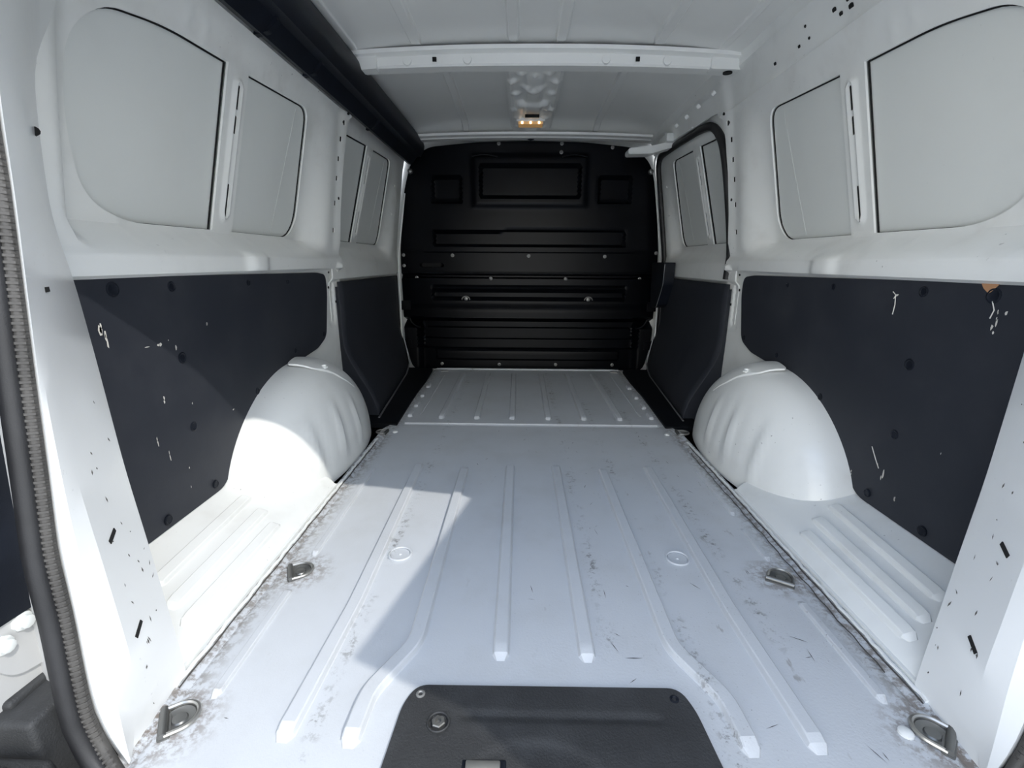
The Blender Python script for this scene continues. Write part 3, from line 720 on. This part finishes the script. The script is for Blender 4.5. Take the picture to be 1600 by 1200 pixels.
# unseen rear header, lower edge shaped to cast the sun patch's shadow line
hd = [(-.62, 1.46), (-.62, 1.10), (-.50, 1.04), (-.45, 1.05), (-.25, 1.19), (-.05, 1.285), (.10, 1.27), (.24, 1.215), (.42, 1.15), (.56, 1.10), (.62, 1.10), (.62, 1.46)]
prism('shadow_header', hd, lambda u, v, d: (u, d, v), .60, .64, WHITE, ceil)

# dark cable channel along the left cantrail
ch = empty('cable_channel', (-.65, 1.8, 1.25)); tag(ch, 'black plastic channel running along the left roof edge', 'cable channel')
prof = [(-.712, 1.222), (-.705, 1.206), (-.690, 1.203), (-.672, 1.216), (-.655, 1.240), (-.640, 1.246), (-.628, 1.245), (-.612, 1.272), (-.606, 1.30), (-.614, 1.33), (-.630, 1.354), (-.71, 1.36)]
ys = [.62, 1.0, 1.4, 1.8, 2.2, 2.6, 2.955]
add(loft('channel_body', [[(x, y, z) for x, z in prof] for y in ys], TRIM, None, sharp=30), ch)
for y in (1.33, 1.60, 2.2):
    add(prism('channel_clip', rounded([(-.712, 1.200), (-.672, 1.209), (-.645, 1.232), (-.65, 1.242), (-.70, 1.230)], .006), lambda u, v, d: (u, d, v), y, y + .018, TRIM), ch)

# ------------------------------------------------------------------ bulkhead
bh = empty('bulkhead', (0, 2.97, 0)); tag(bh, 'dark plastic bulkhead closing the front of the load space', 'bulkhead')
def boxd(u, v, u0, v0, u1, v1, e=.012):
    d = np.minimum(np.minimum(u - u0, u1 - u), np.minimum(v - v0, v1 - v)); return ss(d, 0, e)
def Yp(u, v):
    y = 2.962 + .05 * (np.abs(u) / .8) ** 4
    y = y - .012 * boxd(u, v, -.345, .965, .345, 1.27, .03) + .026 * boxd(u, v, -.292, 1.022, .297, 1.208, .014)
    y = y + .024 * boxd(u, v, -.58, .992, -.395, 1.152, .02) + .024 * boxd(u, v, .395, .992, .60, 1.152, .02)
    top = .845 + .008 * ss(u, -.20, -.13)
    d = np.minimum(np.minimum(u + .58, .58 - u), np.minimum(v - .748, top - v)); y = y + .022 * ss(d, 0, .018)
    y = y + .004 * ss(.722 - v, 0, .006) * (v > .60)
    y = y + .018 * boxd(u, v, -.66, .632, -.525, .652, .006)
    y = y + .03 * ss(.590 - v, 0, .008)                                                # overlap step down to lower panel
    y = y - .034 * ss(.572 - v, 0, .010)
    y = y + .020 * boxd(u, v, -.60, .432, .60, .502, .02) + .006 * boxd(u, v, -.60, .50, .60, .522, .006)
    y = y - .016 * ss(.42 - v, 0, .05) * (v > .30)
    y = y + .060 * ss(.325 - v, 0, .022)
    for k, z in enumerate((.262, .192, .132)): y = y - (.010 if k < 2 else .020) * ss(z - v, 0, .008)
    y = y - .010 * boxd(u, v, -.585, .052, .585, .118, .008)
    fl = ss(np.abs(u), .66, .70) * ss(.30 - v, 0, .04)
    y = y * (1 - fl) + 2.972 * fl
    return y
po = rounded([(-.735, -.01), (.735, -.01), (.775, .16), (.785, .40), (.79, .70), (.75, 1.05), (.70, 1.22), (.60, 1.30), (.30, 1.325), (0, 1.332), (-.30, 1.325), (-.60, 1.30), (-.70, 1.22), (-.75, 1.05), (-.79, .70), (-.785, .40), (-.775, .16)], .05, 4)
pxyz = lambda u, v, w: (u, w, v)
up_out = [p for p in po if p[1] > .585]; lo_out = [p for p in po if p[1] <= .585]
iu = sorted(range(len(po)), key=lambda i: i)
def clip_poly(poly, zc, above):
    out = []
    for i in range(len(poly)):
        a, b = poly[i], poly[(i + 1) % len(poly)]; ia = (a[1] > zc) == above; ib = (b[1] > zc) == above
        if ia: out.append(a)
        if ia != ib:
            t = (zc - a[1]) / (b[1] - a[1]); out.append((a[0] + t * (b[0] - a[0]), zc))
    return out
rows = lambda zs: [[(-.64, z), (.64, z)] for z in zs]
add(sheet('upper_panel', clip_poly(po, .580, True), Yp, pxyz, PART, None, res=.014, flange=.01, out=1, sharp=25, lines=rows((.722, .748, .766, .59))), bh)
add(sheet('lower_panel', clip_poly(po, .580, False), Yp, pxyz, PART, None, res=.014, flange=.01, out=1, sharp=25, lines=rows((.572, .562, .502, .42, .325, .303, .262, .254, .192, .184, .132, .124))), bh)
bolts = [(-.463, .699), (-.001, .698), (.459, .697), (-.691, .565), (-.23, .564), (.226, .564), (.684, .566), (-.55, .024), (-.18, .025), (.181, .026), (.544, .026),
         (-.771, .397), (.771, .401), (-.762, .155), (.762, .156), (-.77, .637), (.771, .639), (-.18, 1.318), (.18, 1.318), (.47, 1.30), (.178, 1.272), (-.77, .70), (.775, .72)]
for u, z in bolts:
    y = float(Yp(np.array([u]), np.array([z]))[0]); k = 1.0
    add(lathe('bolt', (u, y, z), (0, -1, 0), [(.0115 * k, -.002), (.0105 * k, .004), (.006 * k, .0055), (.003, .003)], SCREW, None, 10), bh)
for u in (-.385, .37):                                                               # hooks
    y = float(Yp(np.array([u]), np.array([.44]))[0])
    add(tube('hook', [(u + .024 * math.cos(g), y - .010, .436 + .020 * math.sin(g)) for g in np.linspace(0, PI, 9)], .004, DSTEEL), bh)
    add(lathe('hook_eye', (u, y, .44), (0, -1, 0), [(.014, -.002), (.012, .005), (.004, .007)], DSTEEL, None, 10), bh)
for u0, u1 in ((-.335, -.19), (.185, .325)):                                         # grip lips over the window blank
    pts = [(u0 + (u1 - u0) * t, 2.947, 1.245 + .012 * math.sin(PI * t)) for t in np.linspace(0, 1, 9)]
    add(tube('grip_lip', pts, .005, PART), bh)
for s in sgn:                                                                        # side mounting lugs
    for z in (.397, .155):
        add(prism('mount_lug', rect(s * .79 if s < 0 else .735, z - .028, -.735 if s < 0 else .79, z + .028, .006), lambda u, v, d: (u, d, v), 2.966, 2.985, PART), bh)
    c = [(s * (.665 + .07 * math.cos(g)), 2.945, .305 - .07 * math.sin(g) + .03) for g in np.linspace(.2, 1.5, 8)]
    add(tube('corner_moulding', c, .006, PART), bh)
    lathe('roof_clip', (s * .69, 2.93, 1.165), (0, -1, 0), [(.016, -.01), (.013, .01), (.006, .014)], DSTEEL, walls[s], 8)
add(prism('latch_slot', slot_shape(-.592, .642, .060, .011), lambda u, v, d: (u, d, v), 2.975, 2.9765, DARK), bh)
# front sill lip in front of the bulkhead
rib('floor_rib', [(-.60, 2.915), (.60, 2.915)], .03, .008, FLOOR, floor, base=lambda u, v: .004, step=.05)
# lamp cable clip at the roof centre
add(tube('cable_loom', [(-.03, 2.915, 1.345), (-.012, 2.90, 1.328), (0, 2.895, 1.322), (.014, 2.90, 1.328), (.03, 2.915, 1.345)], .006, TRIM), bh)

# ------------------------------------------------------------------ rear opening rubber
seal = empty('rear_seal', (0, .48, 0)); tag(seal, 'black ribbed rubber seal framing the rear door opening', 'door seal')
for s in sgn:
    C3 = smooth_curve([(s * p[0], p[1], p[2]) for p in [(.0, .440, -.012), (.30, .440, -.012), (.50, .450, -.012), (.545, .465, -.010)] + (R_ if s < 0 else R_[:-4] + [(.61, .575, .97), (.59, .60, 1.10), (.50, .62, 1.17), (.25, .62, 1.24)])[1:]], 260)
    out_ = [(p[0] + s * .010, p[1] - .004, p[2] - .003) for p in C3]
    add(tube('grip_strip', [tuple(p) for p in out_[::4]], .0075, KNURL, None, 8), seal)
    far = [(p[0] + s * .024, p[1] - .010 * 1, p[2] - .008) for p in C3]
    add(tube('bulb_seal', [tuple(p) for p in far[::4]], .013, RUB, None, 10), seal)
    V = []; F = []
    for i in range(1, len(C3) - 1):                                                   # grip teeth
        p = Vector(out_[i]); t = (Vector(out_[i + 1]) - Vector(out_[i - 1])).normalized(); nn = Vector((-s * .55, -.83, 0)); nn = (nn - t * nn.dot(t)).normalized(); b = t.cross(nn)
        k = len(V)
        for a in (-.0015, .0015):
            for c, d in ((-.0076, .003), (-.005, .0079), (.005, .0079), (.0076, .003)): V.append(p + t * a + b * c + nn * d)
        F += [(k, k + 1, k + 2, k + 3), (k + 7, k + 6, k + 5, k + 4), (k, k + 4, k + 5, k + 1), (k + 1, k + 5, k + 6, k + 2), (k + 2, k + 6, k + 7, k + 3)]
    g = mesh('grip_teeth', V, F, KNURL); g['kind'] = 'stuff'; add(g, seal)

# ------------------------------------------------------------------ rear doors, opened outwards
def rear_door(name, hx, hy, fx, fy, s, outline):
    t = empty(name, (hx, hy, 0)); tag(t, kind='structure')
    H = Vector((hx, hy)); Fv = Vector((fx, fy)); d = Fv - H; L_ = d.length; d.normalize(); nin = Vector((-s, 0)); nin = (nin - d * nin.dot(d)).normalized()
    def to3(u, v, w): p = H + d * u + nin * w; return (p.x, p.y, v)
    add(prism('door_shell', outline, to3, -.07, 0, JAMB_SHADED), t)
    L0 = L_
    add(prism('door_trim', rounded([(.0, .215), (L0 * .90, .215), (L0 * .93, .60), (L0 * .93, .66), (.0, .66)], .004), to3, 0, .012, TRIM), t)
    add(prism('door_trim', rounded([(.0, .68), (L0 * .93, .68), (L0 * .93, 1.15), (.05, 1.15), (.0, 1.0)], .004), to3, 0, .010, TRIM), t)
    for k in range(3):
        add(prism('trim_bead', rounded([(.030 + k * .15, .26), (.036 + k * .15, .26), (.036 + k * .15, .62), (.030 + k * .15, .62)], .001), to3, .012, .016, TRIM), t)
    hg = prism('hinge', rounded([(.01, .115), (.10, .135), (.13, .18), (.12, .225), (.05, .235), (.01, .22)], .015), to3, 0, .008, JAMB_SHADED); add(hg, t)
    for (u, z) in ((.078, .203), (.104, .188)):
        p = to3(u, z, .008); n3 = (nin.x, nin.y, 0)
        b = lathe('hinge_bolt', p, n3, [(.0125, 0), (.0125, .003), (.0085, .004), (.0085, .011), (.006, .012)], SKIN, None, 10)
        b.parent = hg
    return t
rear_door('door_2', -.700, .592, -.76, -.06, -1, [(.0, -.06), (.64, -.06), (.655, .8), (.60, 1.22), (.52, 1.26), (0, 1.22)])
rear_door('door_3', .715, .60, .550, -.06, 1, [(.0, -.06), (.60, -.06), (.58, .78), (.705, 1.25), (0, 1.25)])
# bumper step
bp = empty('rear_bumper', (0, .4, -.2)); tag(bp, 'black moulded rear bumper step outside the opening', 'bumper')
add(box('bumper_beam', (-.64, .24, -.30), (.64, .45, -.055), SILLM, None, .02, 3), bp)
for s_ in sgn:
    def q(a, b, c, d, e, f, nm, bv=.008):
        lo = (min(s_ * a, s_ * b), c, e); hi = (max(s_ * a, s_ * b), d, f); add(box(nm, lo, hi, SILLM, None, bv, 3), bp)
    q(.655, .94, .455, .60, -.30, .098, 'bumper_corner'); q(.625, .94, .24, .448, -.30, .060, 'bumper_corner')
    q(.70, .93, .475, .575, .09, .108, 'step_pad', .006); q(.66, .93, .33, .43, .05, .070, 'step_pad', .006)
# ------------------------------------------------------------------ scuffs on the white pillars and wheel arches
for s in sgn:
    rnd = random.Random(20 + s); V = []; F = []
    cnt = 24
    for _ in range(cnt):
        z = abs(rnd.gauss(.22, .14)) + .02; t = rnd.uniform(.15, .95)
        if z > .75: continue
        n = 60
        Fc = smooth_curve(F_, n); Ec = smooth_curve(E_, n)
        a = Vector(min(Fc.tolist(), key=lambda q: abs(q[2] - z))); b = Vector(min(Ec.tolist(), key=lambda q: abs(q[2] - z)))
        p = a.lerp(b, t); p.x *= s; nr = Vector((-s * .80, -.58, .1)).normalized(); p += nr * .0012
        d = Vector((0, 0, 1)) + Vector((rnd.uniform(-.4, .4), rnd.uniform(-.4, .4), 0)); d = (d - nr * d.dot(nr)).normalized(); q = nr.cross(d)
        l = rnd.uniform(.001, .006); w_ = rnd.uniform(.0004, .0011); k = len(V)
        V += [p - d * l, p + q * w_ + d * rnd.uniform(-.3, .3) * l, p + d * l, p - q * w_]; F.append((k, k + 1, k + 2, k + 3))
    o = mesh('scuff_mark', V, F, SCUFF, walls[s]); o['kind'] = 'stuff'
rnd = random.Random(5); V = []; F = []
for _ in range(150):
    x = rnd.choice((rnd.uniform(-.55, .55), rnd.uniform(.1, .57))); y = rnd.uniform(.50, 1.85); g = rnd.choice((rnd.gauss(PI / 2, .3), rnd.uniform(0, PI)))
    if any(abs(abs(x) - r) < .04 for r in (.075, .228, .28, .38, .525)) or (abs(x) < .25 and y < .63): continue
    l = rnd.uniform(.003, .016); w_ = rnd.uniform(.0004, .0010); d = Vector((math.cos(g), math.sin(g), 0)); q = Vector((-d.y, d.x, 0)); p = Vector((x, y, .0006)); k = len(V)
    V += [p - d * l, p + q * w_, p + d * l, p - q * w_]; F.append((k, k + 1, k + 2, k + 3))
o = mesh('scuff_mark', V, F, SCUFF, floor); o['kind'] = 'stuff'
